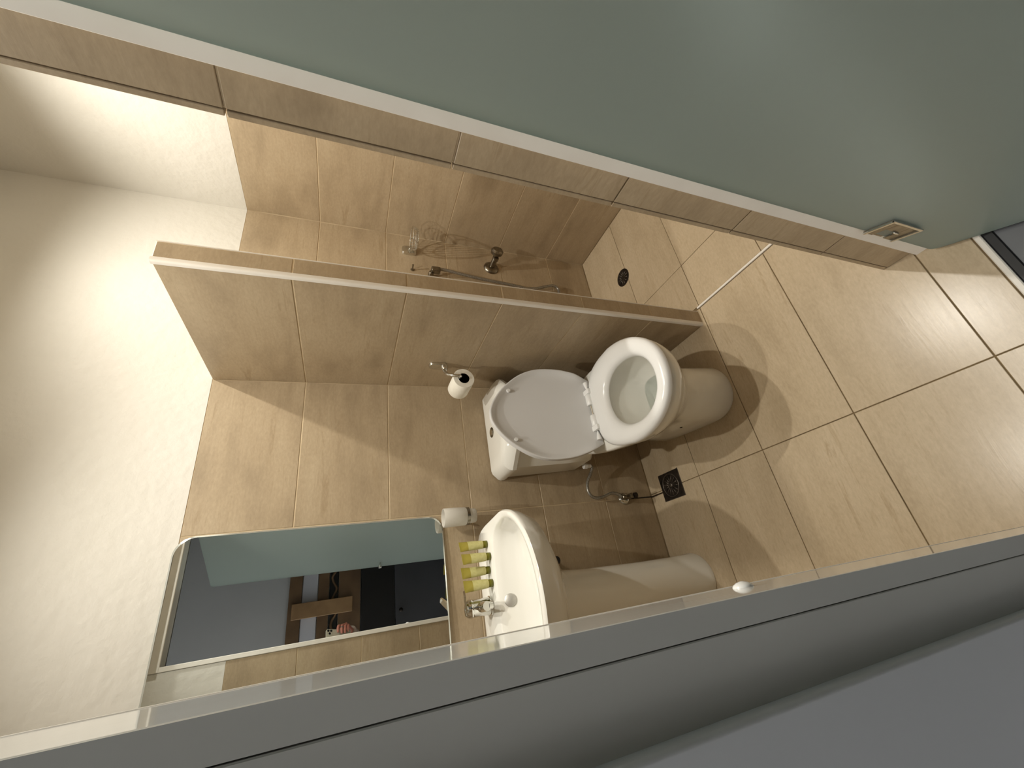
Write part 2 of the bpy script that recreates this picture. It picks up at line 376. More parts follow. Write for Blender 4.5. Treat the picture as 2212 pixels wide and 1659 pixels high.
# ------------------------------------------------------------------ glass door
def rounded_rect(w, h, r, n=6):
    """outline in (a,b), a 0..w, b 0..h, corners rounded"""
    out = []
    for ca, cb, s in ((w-r, r, -math.pi/2), (w-r, h-r, 0), (r, h-r, math.pi/2), (r, r, math.pi)):
        for k in range(n+1):
            t = s+math.pi/2*k/n; out.append((ca+r*math.cos(t), cb+r*math.sin(t)))
    return out
door = empty('door_1', (.5800, .3000, 0)); struct(door, 'frosted greenish glass door standing open towards the bedroom')
DW, DH, DTH = .605, 1.975, .008
ol = rounded_rect(DW, DH, .018)
def slab(name, outline, t0, t1, mats, parent, bev=.001):
    """extrude an (a,b) outline, a along local -x, b up, thickness along local y"""
    bm = bmesh.new()
    ft = [bm.verts.new((-a, t0, b)) for a, b in outline]; bk = [bm.verts.new((-a, t1, b)) for a, b in outline]
    bm.faces.new(ft); bm.faces.new(bk[::-1]); n = len(outline)
    for i in range(n):
        f = bm.faces.new((ft[i], bk[i], bk[(i+1) % n], ft[(i+1) % n])); f.material_index = len(mats)-1
    return finish(name, bm, mats, parent)
pane = slab('pane', [(a, b+.008) for a, b in ol], -DTH/2, DTH/2, ['glass', 'glassedge'], door)
def hinge(zc):
    h = None
    bm = bmesh.new()
    for s in (-1, 1):       # plates on both faces: a square U around the cut-out
        y0, y1 = (DTH/2, DTH/2+.003) if s > 0 else (-DTH/2-.003, -DTH/2)
        bbox(bm, (-.050, y0, zc-.052), (.004, y1, zc-.020), .0008, 1)
        bbox(bm, (-.050, y0, zc+.022), (.004, y1, zc+.052), .0008, 1)
        bbox(bm, (-.050, y0, zc-.0205), (-.022, y1, zc+.0225), .0008, 1)
    bbox(bm, (-.022, -.0035, zc-.016), (.006, .0035, zc+.018), .001, 1)
    h = finish('hinge', bm, 'dullchrome', door)
    bm = bmesh.new()
    for s in (-1, 1):
        y0, y1 = (DTH/2+.0025, DTH/2+.0065) if s > 0 else (-DTH/2-.0065, -DTH/2-.0025)
        bbox(bm, (-.052, y0, zc+.046), (.005, y1, zc+.053), .0012, 2); bbox(bm, (-.052, y0, zc-.053), (.005, y1, zc-.047), .0012, 2)
        bbox(bm, (-.053, y0, zc-.053), (-.047, y1, zc+.053), .0012, 2); bbox(bm, (-.024, y0, zc-.024), (-.020, y1, zc-.004), .001, 1)
    finish('hinge_border', bm, 'chrome', h)
    return h
hinge(.222); hinge(1.78)
bm = bmesh.new()
for s in (-1, 1):
    lathe(bm, [(.006, 0), (.006, .014), (.011, .016), (.012, .034), (.010, .037), (0, .038)], (-DW+.048, s*DTH/2, .985), (0, s, 0), 20)
finish('knob', bm, 'chrome', door, smooth=True, angle=40)
door.rotation_euler = (0, 0, math.radians(68.6))
# small white rubber bumper on the jamb
bm = bmesh.new(); lathe(bm, [(.0105, 0), (.0105, .0008), (.0092, .0026), (.006, .0045), (.002, .0056), (0, .0058)], (XJ, .3695, .905), (1, 0, 0), 24)
tag(finish('door_bumper', bm, 'plastic', smooth=True, angle=60), 'small white bumper stud on the glossy door jamb', 'bumper')

# ------------------------------------------------------------------ toilet
TX = .597
toilet = empty('toilet', (TX, 1.10, 0)); tag(toilet, 'white close-coupled toilet with raised lid beside the partition', 'toilet')
def T(o): return under(o, toilet)
def skew(pts, k=.075): return [Vector((p.x-(1.5-p.y)*k, p.y, p.z)) for p in pts]     # the bowl stands a touch askew
def sec(z, yf, yb, hw, yc, nf=2.1, nb=3.2, hwb=None, n=56): return skew(egg(TX, yc, hw, yf, yb, z, n, nf, nb, hwb))
bm = bmesh.new()
outer = [sec(0, .944, 1.425, .108, 1.07, 2.2, 4), sec(.012, .941, 1.43, .111, 1.07, 2.2, 4), sec(.05, .946, 1.425, .107, 1.07, 2.2, 4),
         sec(.15, .955, 1.425, .104, 1.07, 2.2, 4), sec(.205, .952, 1.43, .107, 1.07, 2.2, 4), sec(.235, .932, 1.445, .119, 1.08, 2.2, 4), sec(.27, .895, 1.45, .140, 1.09, 2.15, 4),
         sec(.31, .858, 1.45, .163, 1.08, 2.1, 4, .13), sec(.345, .832, 1.45, .175, 1.07, 2.1, 4, .14), sec(.375, .822, 1.45, .180, 1.06, 2.1, 5, .145),
         sec(.388, .823, 1.45, .179, 1.06, 2.1, 5, .144), sec(.394, .830, 1.445, .173, 1.06, 2.1, 5, .139)]
rim = [sec(.394, .885, 1.155, .124, 1.04, 2.1, 2.2), sec(.385, .892, 1.15, .118, 1.04, 2.1, 2.2),
       sec(.365, .885, 1.15, .120, 1.04, 2.1, 2.2), sec(.32, .900, 1.14, .112, 1.04, 2.1, 2.2),
       sec(.26, .935, 1.13, .090, 1.05), sec(.215, .975, 1.12, .062, 1.06), sec(.20, 1.0, 1.11, .045, 1.06)]
rings_mesh(bm, outer+rim, cap0=True, cap1=True)
body = T(finish('bowl', bm, 'ceramic', smooth=True, angle=50))
bm = bmesh.new(); bm.faces.new([bm.verts.new(p) for p in sec(.235, .957, 1.125, .075, 1.055)])
wm, wt, wbs = base_mat('toilet_water', (.86, .92, .90, 1), .02, 0, Transmission_Weight=1.0, IOR=1.33)
cw = node(wt, 'ShaderNodeTexCoord'); nw = node(wt, 'ShaderNodeTexNoise'); nw.inputs['Scale'].default_value = 20; bw_ = node(wt, 'ShaderNodeBump'); bw_.inputs['Strength'].default_value = .05
wt.links.new(cw.outputs['Object'], nw.inputs['Vector']); wt.links.new(nw.outputs['Fac'], bw_.inputs['Height']); wt.links.new(bw_.outputs['Normal'], wbs.inputs['Normal'])
M['water'] = wm
T(finish('water', bm, 'water'))
# bolt covers on the side of the foot
for s in (-1, 1):
    bm = bmesh.new(); lathe(bm, [(.006, 0), (.005, .003), (0, .004)], (TX-.027+s*.1035, 1.14, .10), (s, 0, 0), 14)
    T(finish('bolt_cap', bm, 'darkmetal', smooth=True))
# seat: a fat oval ring
def seat_ring(n=72):
    bm = bmesh.new(); rings = []
    prof = [(0, .003), (0.004, .014), (.10, .0215), (.30, .0262), (.5, .0272), (.72, .0255), (.90, .019), (1, .008), (1, .001)]
    for t, h in prof:
        o = skew(egg(TX-.002, 1.055, .185, .817, 1.234, 0, n, 2.1, 4.2, .150)); i = skew(egg(TX-.012, 1.008, .114, .872, 1.136, 0, n, 2.1, 2.2))
        rings.append([Vector((a.x+(b.x-a.x)*t, a.y+(b.y-a.y)*t, .3965+h)) for a, b in zip(o, i)])
    rings.append(rings[0]); rings_mesh(bm, rings, cap0=False, cap1=False)
    bmesh.ops.remove_doubles(bm, verts=bm.verts, dist=1e-6)
    return finish('seat', bm, 'plastic', smooth=True, angle=60)
T(seat_ring())
# raised lid: shallow shell hinged at the back, resting against the cistern
lid = bmesh.new(); NL = 72; TXL = .575
def lid_pt(a, b, d):   # a across, b up from hinge, d depth away from the cistern
    tilt = math.radians(7.5); y0, z0 = 1.243, .413
    return Vector((TXL+a, y0+b*math.sin(tilt)-d*math.cos(tilt), z0+b*math.cos(tilt)+d*math.sin(tilt)))
LID_W = [(-.015, .137), (.010, .150), (.035, .162), (.070, .174), (.11, .184), (.155, .1885), (.20, .188), (.235, .181), (.272, .167), (.305, .147), (.344, .116), (.374, .083), (.395, .051), (.407, .022), (.409, 0)]
def lid_outline(shr):
    right = [(p.x, p.y) for p in smooth_path([(w, b, 0) for b, w in LID_W], 3)]; base = [(-.137+.274*k/10, -.015) for k in range(10)]
    pts = base+right+[(-w, b) for w, b in right[-2:0:-1]]
    out = []
    for w, b in pts:
        L_ = math.hypot(w, b-.19); k = max(.05, (L_-shr)/L_); out.append((w*k, .19+(b-.19)*k))
    return out
lr = []
for shr, d in ((.004, -.003), (0, 0), (0, .012), (.001, .0195), (.003, .0205), (.007, .0195), (.018, .012), (.030, .0075), (.045, .0050), (.08, .0035), (.13, .003)):
    lr.append([lid_pt(a*.98, b, d*min(1, .15+max(0, b+.015)/.07) if d > .003 else d) for a, b in lid_outline(shr)])
vs = rings_mesh(lid, lr, cap0=False, cap1=True)
back = [[lid_pt(a*.98, b, d) for a, b in lid_outline(shr)] for shr, d in ((.004, -.003), (.03, -.009), (.10, -.012))]
rings_mesh(lid, back, cap0=False, cap1=True)
bmesh.ops.remove_doubles(lid, verts=lid.verts, dist=1e-5)
lid_o = T(finish('lid', lid, 'lidplastic', smooth=True, angle=50))
for a in (-.098, .098):
    bm = bmesh.new(); p = lid_pt(a, .325, .003); q = lid_pt(a, .325, .017)
    lathe(bm, [(.0075, 0), (.0075, .011), (.0065, .0135), (0, .014)], p, q-p, 18)
    o = finish('bumper', bm, 'plastic', smooth=True, angle=50); o.parent = lid_o
# hinges
for s in (-1, 1):
    bm = bmesh.new()
    lathe(bm, [(.0125, -.022), (.0140, -.020), (.0140, .020), (.0125, .022)], (TXL+s*.043, 1.231, .4185), (1, 0, 0), 20)
    T(finish('hinge_barrel', bm, 'plastic', smooth=True, angle=40))
    bm = bmesh.new(); bbox(bm, (TXL+s*.075-.010, 1.206, .412), (TXL+s*.075+.010, 1.256, .432), .003, 2)
    bbox(bm, (TXL+s*.075-.010, 1.246, .395), (TXL+s*.075+.010, 1.266, .414), .003, 2)
    T(finish('hinge_post', bm, 'plastic', smooth=True, angle=40))
    bm = bmesh.new(); lathe(bm, [(.0025, 0), (.010, .028), (.010, .034)], (TXL+s*.086, 1.231, .418), (s, 0, 0), 16)
    T(finish('hinge_cone', bm, 'plastic', smooth=True, angle=40))
bm = bmesh.new(); lathe(bm, [(.0055, -.024), (.0055, .024)], (TXL, 1.231, .4185), (1, 0, 0), 16)
T(finish('hinge_pin', bm, 'chrome', smooth=True, angle=40))
# cistern
def crect(z, hw, yf, yb, cham, bulge, n=10):
    """plan: flat back, chamfered front corners, front bowed out"""
    p = [Vector((TX+hw, yb, z)), Vector((TX-hw, yb, z)), Vector((TX-hw, yf+cham*1.1, z))]
    for k in range(n+1):
        t = -1+2*k/n; p.append(Vector((TX+(hw-cham)*t, yf-bulge*(1-t*t), z)))
    p.append(Vector((TX+hw, yf+cham*1.1, z))); return p
bm = bmesh.new()
cr = [crect(.350, .150, 1.385, 1.520, .03, .006), crect(.358, .162, 1.370, 1.528, .035, .008), crect(.375, .168, 1.362, 1.530, .035, .008), crect(.47, .174, 1.354, 1.530, .050, .010), crect(.705, .184, 1.343, 1.532, .055, .012)]
rings_mesh(bm, cr)
bmesh.ops.bevel(bm, geom=[e for e in bm.edges if abs((e.verts[0].co-e.verts[1].co).normalized().z) > .8 and e.calc_face_angle(0) > .35], offset=.012, segments=3, affect='EDGES')
T(finish('cistern', bm, 'ceramic', smooth=True, angle=40))
bm = bmesh.new()
cl = [crect(.696, .190, 1.338, 1.535, .060, .014), crect(.700, .194, 1.331, 1.537, .062, .015), crect(.716, .195, 1.330, 1.537, .062, .015), crect(.727, .191, 1.336, 1.536, .060, .015),
      crect(.748, .170, 1.352, 1.534, .052, .013), crect(.7535, .158, 1.364, 1.530, .048, .012), crect(.7545, .12, 1.39, 1.522, .025, .012)]
rings_mesh(bm, cl)
T(finish('cistern_lid', bm, 'ceramic', smooth=True, angle=28))
bm = bmesh.new(); lathe(bm, [(.021, 0), (.021, .003), (.017, .0055), (.0165, .003), (.0, .003)], (TX-.017, 1.462, .7530), (0, 0, 1), 28)
btn = T(finish('flush_button', bm, 'dullchrome', smooth=True, angle=40)); 
bm = bmesh.new(); lathe(bm, [(.015, 0), (.014, .0035), (0, .004)], (TX-.017, 1.462, .7560), (0, 0, 1), 24)
o = finish('button_cap', bm, 'chrome', smooth=True, angle=40); o.parent = btn
# water inlet nut under the cistern
bm = bmesh.new(); lathe(bm, [(.009, 0), (.009, .018), (.012, .018), (.012, .034)], (.430, 1.485, .318), (0, 0, 1), 8)
T(finish('inlet_nut', bm, 'plastic'))

# supply hose and angle valve -----------------------------------------------
bm = bmesh.new()
tube(bm, [(.430, 1.485, .317), (.424, 1.490, .308), (.398, 1.500, .318), (.366, 1.504, .338), (.332, 1.505, .345), (.305, 1.505, .332), (.296, 1.505, .300), (.304, 1.504, .262), (.312, 1.503, .232), (.304, 1.502, .200), (.292, 1.502, .187)], .0062, 10, 8)
tag(finish('supply_hose', bm, 'hose', smooth=True), 'thin grey braided hose looping from the cistern to the wall valve', 'hose')
val = empty('angle_valve', (.291, 1.54, .158)); tag(val, 'small worn chrome angle valve on the back wall by the floor drain', 'valve')
bm = bmesh.new(); lathe(bm, [(.027, 0), (.0265, .003), (.019, .011), (.010, .013)], (.291, YB, .152), (0, -1, 0), 28)
under(finish('rosette', bm, 'chrome', smooth=True, angle=50), val)
bm = bmesh.new(); lathe(bm, [(.0085, 0), (.0085, .030), (.011, .031), (.011, .052), (.008, .054)], (.291, YB-.010, .152), (0, -1, 0), 18)
lathe(bm, [(.007, 0), (.007, .012), (.010, .013), (.010, .028), (.0075, .030)], (.291, 1.502, .156), (0, 0, 1), 8)
under(finish('valve_body', bm, 'dullchrome', smooth=True, angle=40), val)
bm = bmesh.new(); lathe(bm, [(.006, 0), (.006, .010), (.012, .011), (.0125, .024), (.010, .027), (0, .027)], (.291, 1.490, .146), (0, -.35, -1), 12)
under(finish('valve_handle', bm, 'darkmetal', smooth=True, angle=40), val)
o = box('stained_joint', (.2868, 1.5388, 0.0), (.2912, 1.5416, .145), 'wetgrout', wb); o['label'] = 'dark wet grout joint below the valve'
o = box('stained_joint', (.2845, 1.458, -.002), (.2905, 1.5388, .0006), 'wetgrout', floor)

# ------------------------------------------------------------------ floor drains
dr = empty('floor_drain', (.304, 1.396, 0)); tag(dr, 'square dark steel floor drain with round grate between toilet and basin', 'drain')
bm = bmesh.new(); bbox(bm, (.248, 1.333, -.002), (.360, 1.459, .0012), .0006); under(finish('drain_plate', bm, 'darkmetal'), dr)
bm = bmesh.new(); bbox(bm, (.246, 1.3312, -.002), (.362, 1.3332, .0018)); bbox(bm, (.246, 1.3332, -.002), (.248, 1.4605, .0016)); under(finish('drain_edge', bm, 'drainring'), dr)
bm = bmesh.new(); tube(bm, [(.304+.047*math.cos(a), 1.396+.047*math.sin(a), .0016) for a in [2*math.pi*k/40 for k in range(40)]], .0022, 8, 1, smooth=False, closed=True)
under(finish('grate_ring', bm, 'drainring', smooth=True), dr)
bm = bmesh.new(); lathe(bm, [(.009, 0), (.008, .0012), (0, .0015)], (.304, 1.396, .001), (0, 0, 1), 20); under(finish('grate_hub', bm, 'drainring', smooth=True), dr)
for k in range(14):
    a = 2*math.pi*k/14; c, s = math.cos(a), math.sin(a)
    bm = bmesh.new(); tube(bm, [(.304+.013*c, 1.396+.013*s, .0014), (.304+.040*c, 1.396+.040*s, .0014)], .0019, 6, 1, smooth=False)
    under(finish('grate_spoke', bm, 'drainring', smooth=True), dr)
sd = empty('shower_drain', (1.347, 1.263, 0)); tag(sd, 'round dark grate in the shower floor', 'drain')
bm = bmesh.new(); lathe(bm, [(.046, -.002), (.046, .0012), (.043, .0022), (.040, .0012), (0, .0010)], (1.347, 1.263, 0), (0, 0, 1), 36); under(finish('drain_plate', bm, 'darkmetal', smooth=True, angle=40), sd)
for k in range(12):
    a = 2*math.pi*k/12; c, s = math.cos(a), math.sin(a)
    bm = bmesh.new(); tube(bm, [(1.347+.012*c, 1.263+.012*s, .0018), (1.347+.036*c, 1.263+.036*s, .0018)], .0022, 6, 1, smooth=False)
    under(finish('grate_spoke', bm, 'drainring', smooth=True), sd)

# ------------------------------------------------------------------ washbasin on pedestal
BX, BZ = -.024, .842
basin = empty('washbasin', (BX, 1.38, 0)); tag(basin, 'white D-shaped ceramic washbasin on a pedestal under the mirror', 'washbasin')
def B(o): return under(o, basin)
def bsec(z, hw, yf, yb, yc=1.27, nf=1.9, nb=2.6, hwb=None): return egg(BX, yc, hw, yf, yb, z, 64, nf, nb, hwb)
bm = bmesh.new()
br = [bsec(.690, .060, 1.30, 1.48, 1.38, 2, 3), bsec(.704, .085, 1.225, 1.520, 1.33, 2, 3.5), bsec(.720, .126, 1.160, 1.534, 1.29, 2, 5, .12), bsec(.740, .182, 1.100, 1.536, 1.27, 2, 6, .165),
      bsec(.772, .236, 1.052, 1.537, 1.265, 2.05, 7, .210), bsec(.806, .252, 1.037, 1.537, 1.265, 2.05, 8, .224), bsec(.826, .257, 1.031, 1.538, 1.265, 2.05, 8, .228), bsec(.837, .258, 1.029, 1.538, 1.265, 2.05, 8, .229), bsec(.842, .254, 1.034, 1.534, 1.265, 2.05, 8, .226)]
bi = [bsec(.842, .238, 1.050, 1.372, 1.25, 2.05, 6, .210), bsec(.838, .232, 1.056, 1.366, 1.25, 2.05, 6, .205), bsec(.818, .224, 1.066, 1.356, 1.25, 2.05, 5, .198),
      bsec(.785, .205, 1.088, 1.340, 1.24, 2.05, 4), bsec(.765, .155, 1.130, 1.318, 1.23, 2, 3), bsec(.752, .090, 1.175, 1.29, 1.23, 2, 2.2), bsec(.748, .03, 1.21, 1.26, 1.235, 2, 2)]
rings_mesh(bm, br+bi)
B(finish('bowl', bm, 'ceramic', smooth=True, angle=50))
bm = bmesh.new()
def psec(z, r, yf, yb): return egg(BX-.034, 1.42, r, yf, yb, z, 40, 2.0, 4)
rings_mesh(bm, [psec(0, .090, 1.325, 1.50), psec(.006, .092, 1.323, 1.50), psec(.02, .088, 1.328, 1.50), psec(.25, .088, 1.326, 1.50), psec(.50, .094, 1.314, 1.50), psec(.60, .102, 1.302, 1.50), psec(.608, .106, 1.298, 1.50), psec(.722, .108, 1.288, 1.50)])
B(finish('pedestal', bm, 'ceramic', smooth=True, angle=50))
bm = bmesh.new(); lathe(bm, [(.019, 0), (.019, .004), (.016, .006), (0, .0068)], (BX+.003, 1.352, .808), (0, -1, .42), 28)
B(finish('overflow_cap', bm, 'satin', smooth=True, angle=40))
tap = empty('basin_mixer', (BX-.004, 1.445, BZ)); tag(tap, 'chrome single-lever mixer tap on the washbasin', 'tap')
tx, ty = BX-.004, 1.445
bm = bmesh.new(); lathe(bm, [(.029, 0), (.029, .007), (.0265, .009), (.0255, .040), (.0265, .060), (.0265, .066)], (tx, ty, BZ), (0, 0, 1), 28)
under(finish('tap_body', bm, 'chrome', smooth=True, angle=40), tap)
bm = bmesh.new(); tube(bm, [(tx, ty-.010, BZ+.036), (tx+.001, ty-.055, BZ+.044), (tx+.002, ty-.100, BZ+.045)], .012, 16, 6, rr=(.017, .0135))
lathe(bm, [(.0095, 0), (.0095, .012)], (tx+.002, ty-.094, BZ+.026), (0, 0, 1), 16)
under(finish('spout', bm, 'chrome', smooth=True, angle=50), tap)
bm = bmesh.new(); lathe(bm, [(.0265, .066), (.0275, .068), (.0270, .078), (.020, .087), (0, .090)], (tx, ty, BZ), (0, 0, 1), 28)
under(finish('tap_head', bm, 'chrome', smooth=True, angle=40), tap)
bm = bmesh.new()
lv = [Vector((tx+.004, ty-.004, BZ+.086)), Vector((tx+.018, ty-.03, BZ+.094)), Vector((tx+.036, ty-.062, BZ+.103)), Vector((tx+.045, ty-.080, BZ+.107))]
sd_ = Vector((.86, .5, 0)).normalized(); rr_ = []
for p, w in zip(lv, (.019, .015, .012, .010)):
    rr_.append([p-sd_*w+Vector((0, 0, -.003)), p+sd_*w+Vector((0, 0, -.003)), p+sd_*w*.8+Vector((0, 0, .003)), p-sd_*w*.8+Vector((0, 0, .003))])
rings_mesh(bm, rr_); under(finish('lever', bm, 'chrome', smooth=True, angle=35), tap)
# black knob of the basin's wall valve, peeping out below the bowl
kv = empty('basin_valve', (.080, 1.54, .552)); tag(kv, 'dark valve knob on the wall below the washbasin', 'valve')
bm = bmesh.new(); lathe(bm, [(.02, 0), (.018, .006), (.007, .010), (.007, .030)], (.080, YB, .555), (0, -1, 0), 20); under(finish('rosette', bm, 'dullchrome', smooth=True, angle=40), kv)
bm = bmesh.new(); lathe(bm, [(.010, 0), (.015, .003), (.015, .018), (.011, .022), (0, .022)], (.080, YB-.030, .555), (0, -1, 0), 14); under(finish('valve_handle', bm, 'black', smooth=True, angle=40), kv)

# toiletry tubes --------------------------------------------------------------
def toiletry(px, py, rot, label):
    root = empty('toiletry_tube', (px, py, BZ)); tag(root, label, 'tube', 'olive toiletry tubes on the washbasin')
    def sect(z, a, b, n=24): return [Vector((a*math.cos(2*math.pi*k/n), b*math.sin(2*math.pi*k/n), z)) for k in range(n)]
    bm = bmesh.new(); rings_mesh(bm, [sect(0, .0112, .0112), sect(.001, .0120, .0120), sect(.013, .0120, .0120), sect(.0138, .0114, .0114)])
    finish('cap', bm, 'cap', root, smooth=True, angle=40)
    prof = [(.0138, .0105, .0105), (.016, .0130, .0125), (.035, .0146, .0122), (.062, .0164, .0092), (.080, .0176, .0052), (.0885, .0186, .0016), (.096, .0188, .0011)]
    bm = bmesh.new(); rings_mesh(bm, [sect(*p) for p in prof]); tb = finish('tube_body', bm, 'tube', root, smooth=True, angle=40)
    bm = bmesh.new(); rings_mesh(bm, [sect(z, a+.0003, b+.0003) for z, a, b in ((.017, .0131, .0125), (.035, .0146, .0122), (.062, .0164, .0092), (.068, .0168, .0079))], cap0=False, cap1=False)
    finish('label', bm, 'label', root, smooth=True)
    root.rotation_euler = (0, 0, rot); return root
toiletry(.157, 1.420, .50, 'olive toiletry tube nearest the tumbler, first from the right of four')
toiletry(.116, 1.398, .45, 'olive toiletry tube second from the right of four on the basin')
toiletry(.076, 1.420, .40, 'olive toiletry tube third from the right of four on the basin')
toiletry(.036, 1.405, .35, 'olive toiletry tube partly behind the tap lever')

# mirror ----------------------------------------------------------------------
mir = empty('mirror', (-.02, 1.522, 1.358)); tag(mir, 'frameless mirror with rounded corners hanging above the washbasin', 'mirror')
mo = [(a-.305, b-.395) for a, b in rounded_rect(.610, .790, .052, 10)]
bm = bmesh.new()
fr_ = [Vector((a*.9850, 0, b*.9884)) for a, b in mo]; be = [Vector((a, .0028, b)) for a, b in mo]; bk = [Vector((a, .006, b)) for a, b in mo]
vs = rings_mesh(bm, [fr_, be, bk])
for f in bm.faces:
    f.material_index = 0 if all(abs(v.co.y) < 1e-6 for v in f.verts) else 1
finish('mirror_glass', bm, ['mirror', 'mirroredge'], mir)
n_ = Vector((.015, -1, -.017)).normalized(); ya = -n_; xa = ya.cross(Vector((0, 0, 1))).normalized(); za = xa.cross(ya)
mir.matrix_local = Matrix(((xa.x, ya.x, za.x, -.02), (xa.y, ya.y, za.y, 1.522), (xa.z, ya.z, za.z, 1.358), (0, 0, 0, 1)))

# tumbler in its holder ---------------------------------------------------------
tum = empty('tumbler_holder', (.268, 1.54, .885)); tag(tum, 'grey metal ring holder for the tumbler on the back wall', 'holder')
bm = bmesh.new(); lathe(bm, [(.0285, -.005), (.0305, -.005), (.0305, .005), (.0285, .005), (.0285, -.005)], (.266, 1.480, .884), (0, 0, 1), 32)
under(finish('ring', bm, 'dullchrome', smooth=True, angle=40), tum)
bm = bmesh.new(); tube(bm, [(.266, 1.5105, .884), (.266, 1.54, .884)], .006, 12, 1, smooth=False); lathe(bm, [(.018, 0), (.017, .004), (.008, .008)], (.266, YB, .884), (0, -1, 0), 24)
under(finish('holder_arm', bm, 'dullchrome', smooth=True, angle=40), tum)
bm = bmesh.new(); lathe(bm, [(.0, .853), (.022, .853), (.0245, .856), (.0265, .879), (.0282, .884), (.0292, .890), (.0312, .893), (.0325, .94), (.0322, .970), (.0312, .972), (.030, .970), (.030, .90), (.024, .862), (0, .860)], (.266, 1.480, 0), (0, 0, 1), 36)
tag(finish('tumbler', bm, 'frost', smooth=True, angle=40), 'white frosted glass tumbler held at the corner of the mirror', 'tumbler')

# ------------------------------------------------------------------ toilet paper
tp = empty('paper_holder', (XP, 1.35, .975)); tag(tp, 'chrome toilet paper holder on the partition', 'holder')
bm = bmesh.new()
o_ = [(a-.021, b-.035) for a, b in rounded_rect(.042, .070, .018, 6)]
rings_mesh(bm, [[Vector((XP-x, 1.360+a*s, .978+b*s)) for a, b in o_] for x, s in ((0, 1), (.006, 1), (.010, .92), (.0115, .75))])
under(finish('holder_plate', bm, 'chrome', smooth=True, angle=40), tp)
bm = bmesh.new(); tube(bm, [(XP-.008, 1.350, .957), (XP-.035, 1.345, .957), (XP-.058, 1.330, .949), (XP-.072, 1.312, .925), (XP-.073, 1.311, .908), (XP-.073, 1.330, .9025), (XP-.073, 1.42, .9025)], .0058, 12, 8)
lathe(bm, [(.013, 0), (.013, .012), (.008, .022)], (XP-.009, 1.350, .955), (-1, 0, 0), 18)
under(finish('holder_arm', bm, 'chrome', smooth=True, angle=50), tp)
bm = bmesh.new(); lathe(bm, [(.0215, 0), (.040, 0), (.0415, .002), (.0415, .096), (.040, .098), (.0215, .098), (.0215, 0)], (XP-.073, 1.328, .888), (0, 1, 0), 44)
roll = empty('paper_roll', (XP-.073, 1.377, .888)); tag(roll, 'white toilet paper roll hanging on the chrome holder', 'toilet paper')
under(finish('paper', bm, 'paper', smooth=True, angle=40), roll)
bm = bmesh.new(); lathe(bm, [(.0213, .0005), (.0213, .0975), (.0203, .0975), (.0203, .0005), (.0213, .0005)], (XP-.073, 1.328, .888), (0, 1, 0), 36)
under(finish('cardboard_core', bm, 'card', smooth=True, angle=40), roll)

# ------------------------------------------------------------------ shower fittings
sb = empty('soap_basket', (1.588, 1.54, 1.03)); tag(sb, 'chrome wire soap basket in the shower corner', 'soap basket')
bm = bmesh.new(); o_ = [(a-.024, b-.036) for a, b in rounded_rect(.048, .072, .014, 6)]
rings_mesh(bm, [[Vector((1.588+a*s, YB-y, 1.037+b*s)) for a, b in o_] for y, s in ((0, 1), (.010, 1), (.015, .93), (.0165, .8))])
under(finish('wall_plate', bm, 'chrome', smooth=True, angle=40), sb)
def oval(cx_, cy_, cz_, a, b, n=36): return [(cx_+a*math.cos(2*math.pi*k/n), cy_+b*math.sin(2*math.pi*k/n), cz_) for k in range(n)]
bm = bmesh.new(); tube(bm, oval(1.588, 1.455, 1.034, .056, .062), .0028, 8, 1, smooth=False, closed=True)
tube(bm, oval(1.588, 1.455, 1.010, .044, .050), .0024, 8, 1, smooth=False, closed=True)
under(finish('basket_rim', bm, 'chrome', smooth=True), sb)
for k in range(7):
    x = -.042+.014*k; w = .062*math.sqrt(max(0, 1-(x/.056)**2)); w2 = .050*math.sqrt(max(.02, 1-(x/.0445)**2))
    bm = bmesh.new(); tube(bm, [(1.588+x, 1.455-w, 1.034), (1.588+x, 1.455-w2, 1.010), (1.588+x, 1.455+w2, 1.010), (1.588+x, 1.455+w, 1.034)], .0018, 6, 1, smooth=False)
    under(finish('basket_wire', bm, 'chrome', smooth=True), sb)
bm = bmesh.new(); tube(bm, [(1.588, YB-.014, 1.037), (1.588, 1.515, 1.034)], .006, 10, 1, smooth=False); under(finish('basket_stem', bm, 'chrome', smooth=True), sb)
sv = empty('shower_valve', (1.556, 1.54, .605)); tag(sv, 'worn chrome shower valve with round rosette and knob', 'valve')
bm = bmesh.new(); lathe(bm, [(.041, 0), (.0405, .005), (.032, .014), (.016, .018)], (1.556, YB, .605), (0, -1, 0), 32); under(finish('rosette', bm, 'dullchrome', smooth=True, angle=40), sv)
bm = bmesh.new(); tube(bm, [(1.556, YB-.01, .605), (1.560, YB-.045, .603), (1.568, YB-.070, .598)], .015, 14, 6); bbox(bm, (1.553, YB-.078, .585), (1.585, YB-.052, .611), .004, 2)
under(finish('valve_body', bm, 'dullchrome', smooth=True, angle=40), sv)
bm = bmesh.new(); lathe(bm, [(.012, 0), (.014, .012), (.030, .017), (.033, .034), (.025, .044), (0, .046)], (1.572, YB-.072, .600), (.25, -1, 0), 24); under(finish('knob', bm, 'dullchrome', smooth=True, angle=40), sv)
hb = empty('hand_shower_bracket', (1.470, 1.54, .935)); tag(hb, 'small chrome bracket holding the hand shower, half hidden by the partition', 'bracket')
bm = bmesh.new(); lathe(bm, [(.013, 0), (.013, .030), (.010, .034)], (1.440, YB, .938), (0, -1, 0), 18); under(finish('wall_stub', bm, 'dullchrome', smooth=True, angle=40), hb)
bm = bmesh.new(); bbox(bm, (1.438, YB-.052, .895), (1.466, YB-.020, .940), .006, 3); under(finish('holder_cup', bm, 'dullchrome', smooth=True, angle=40), hb)
bm = bmesh.new()
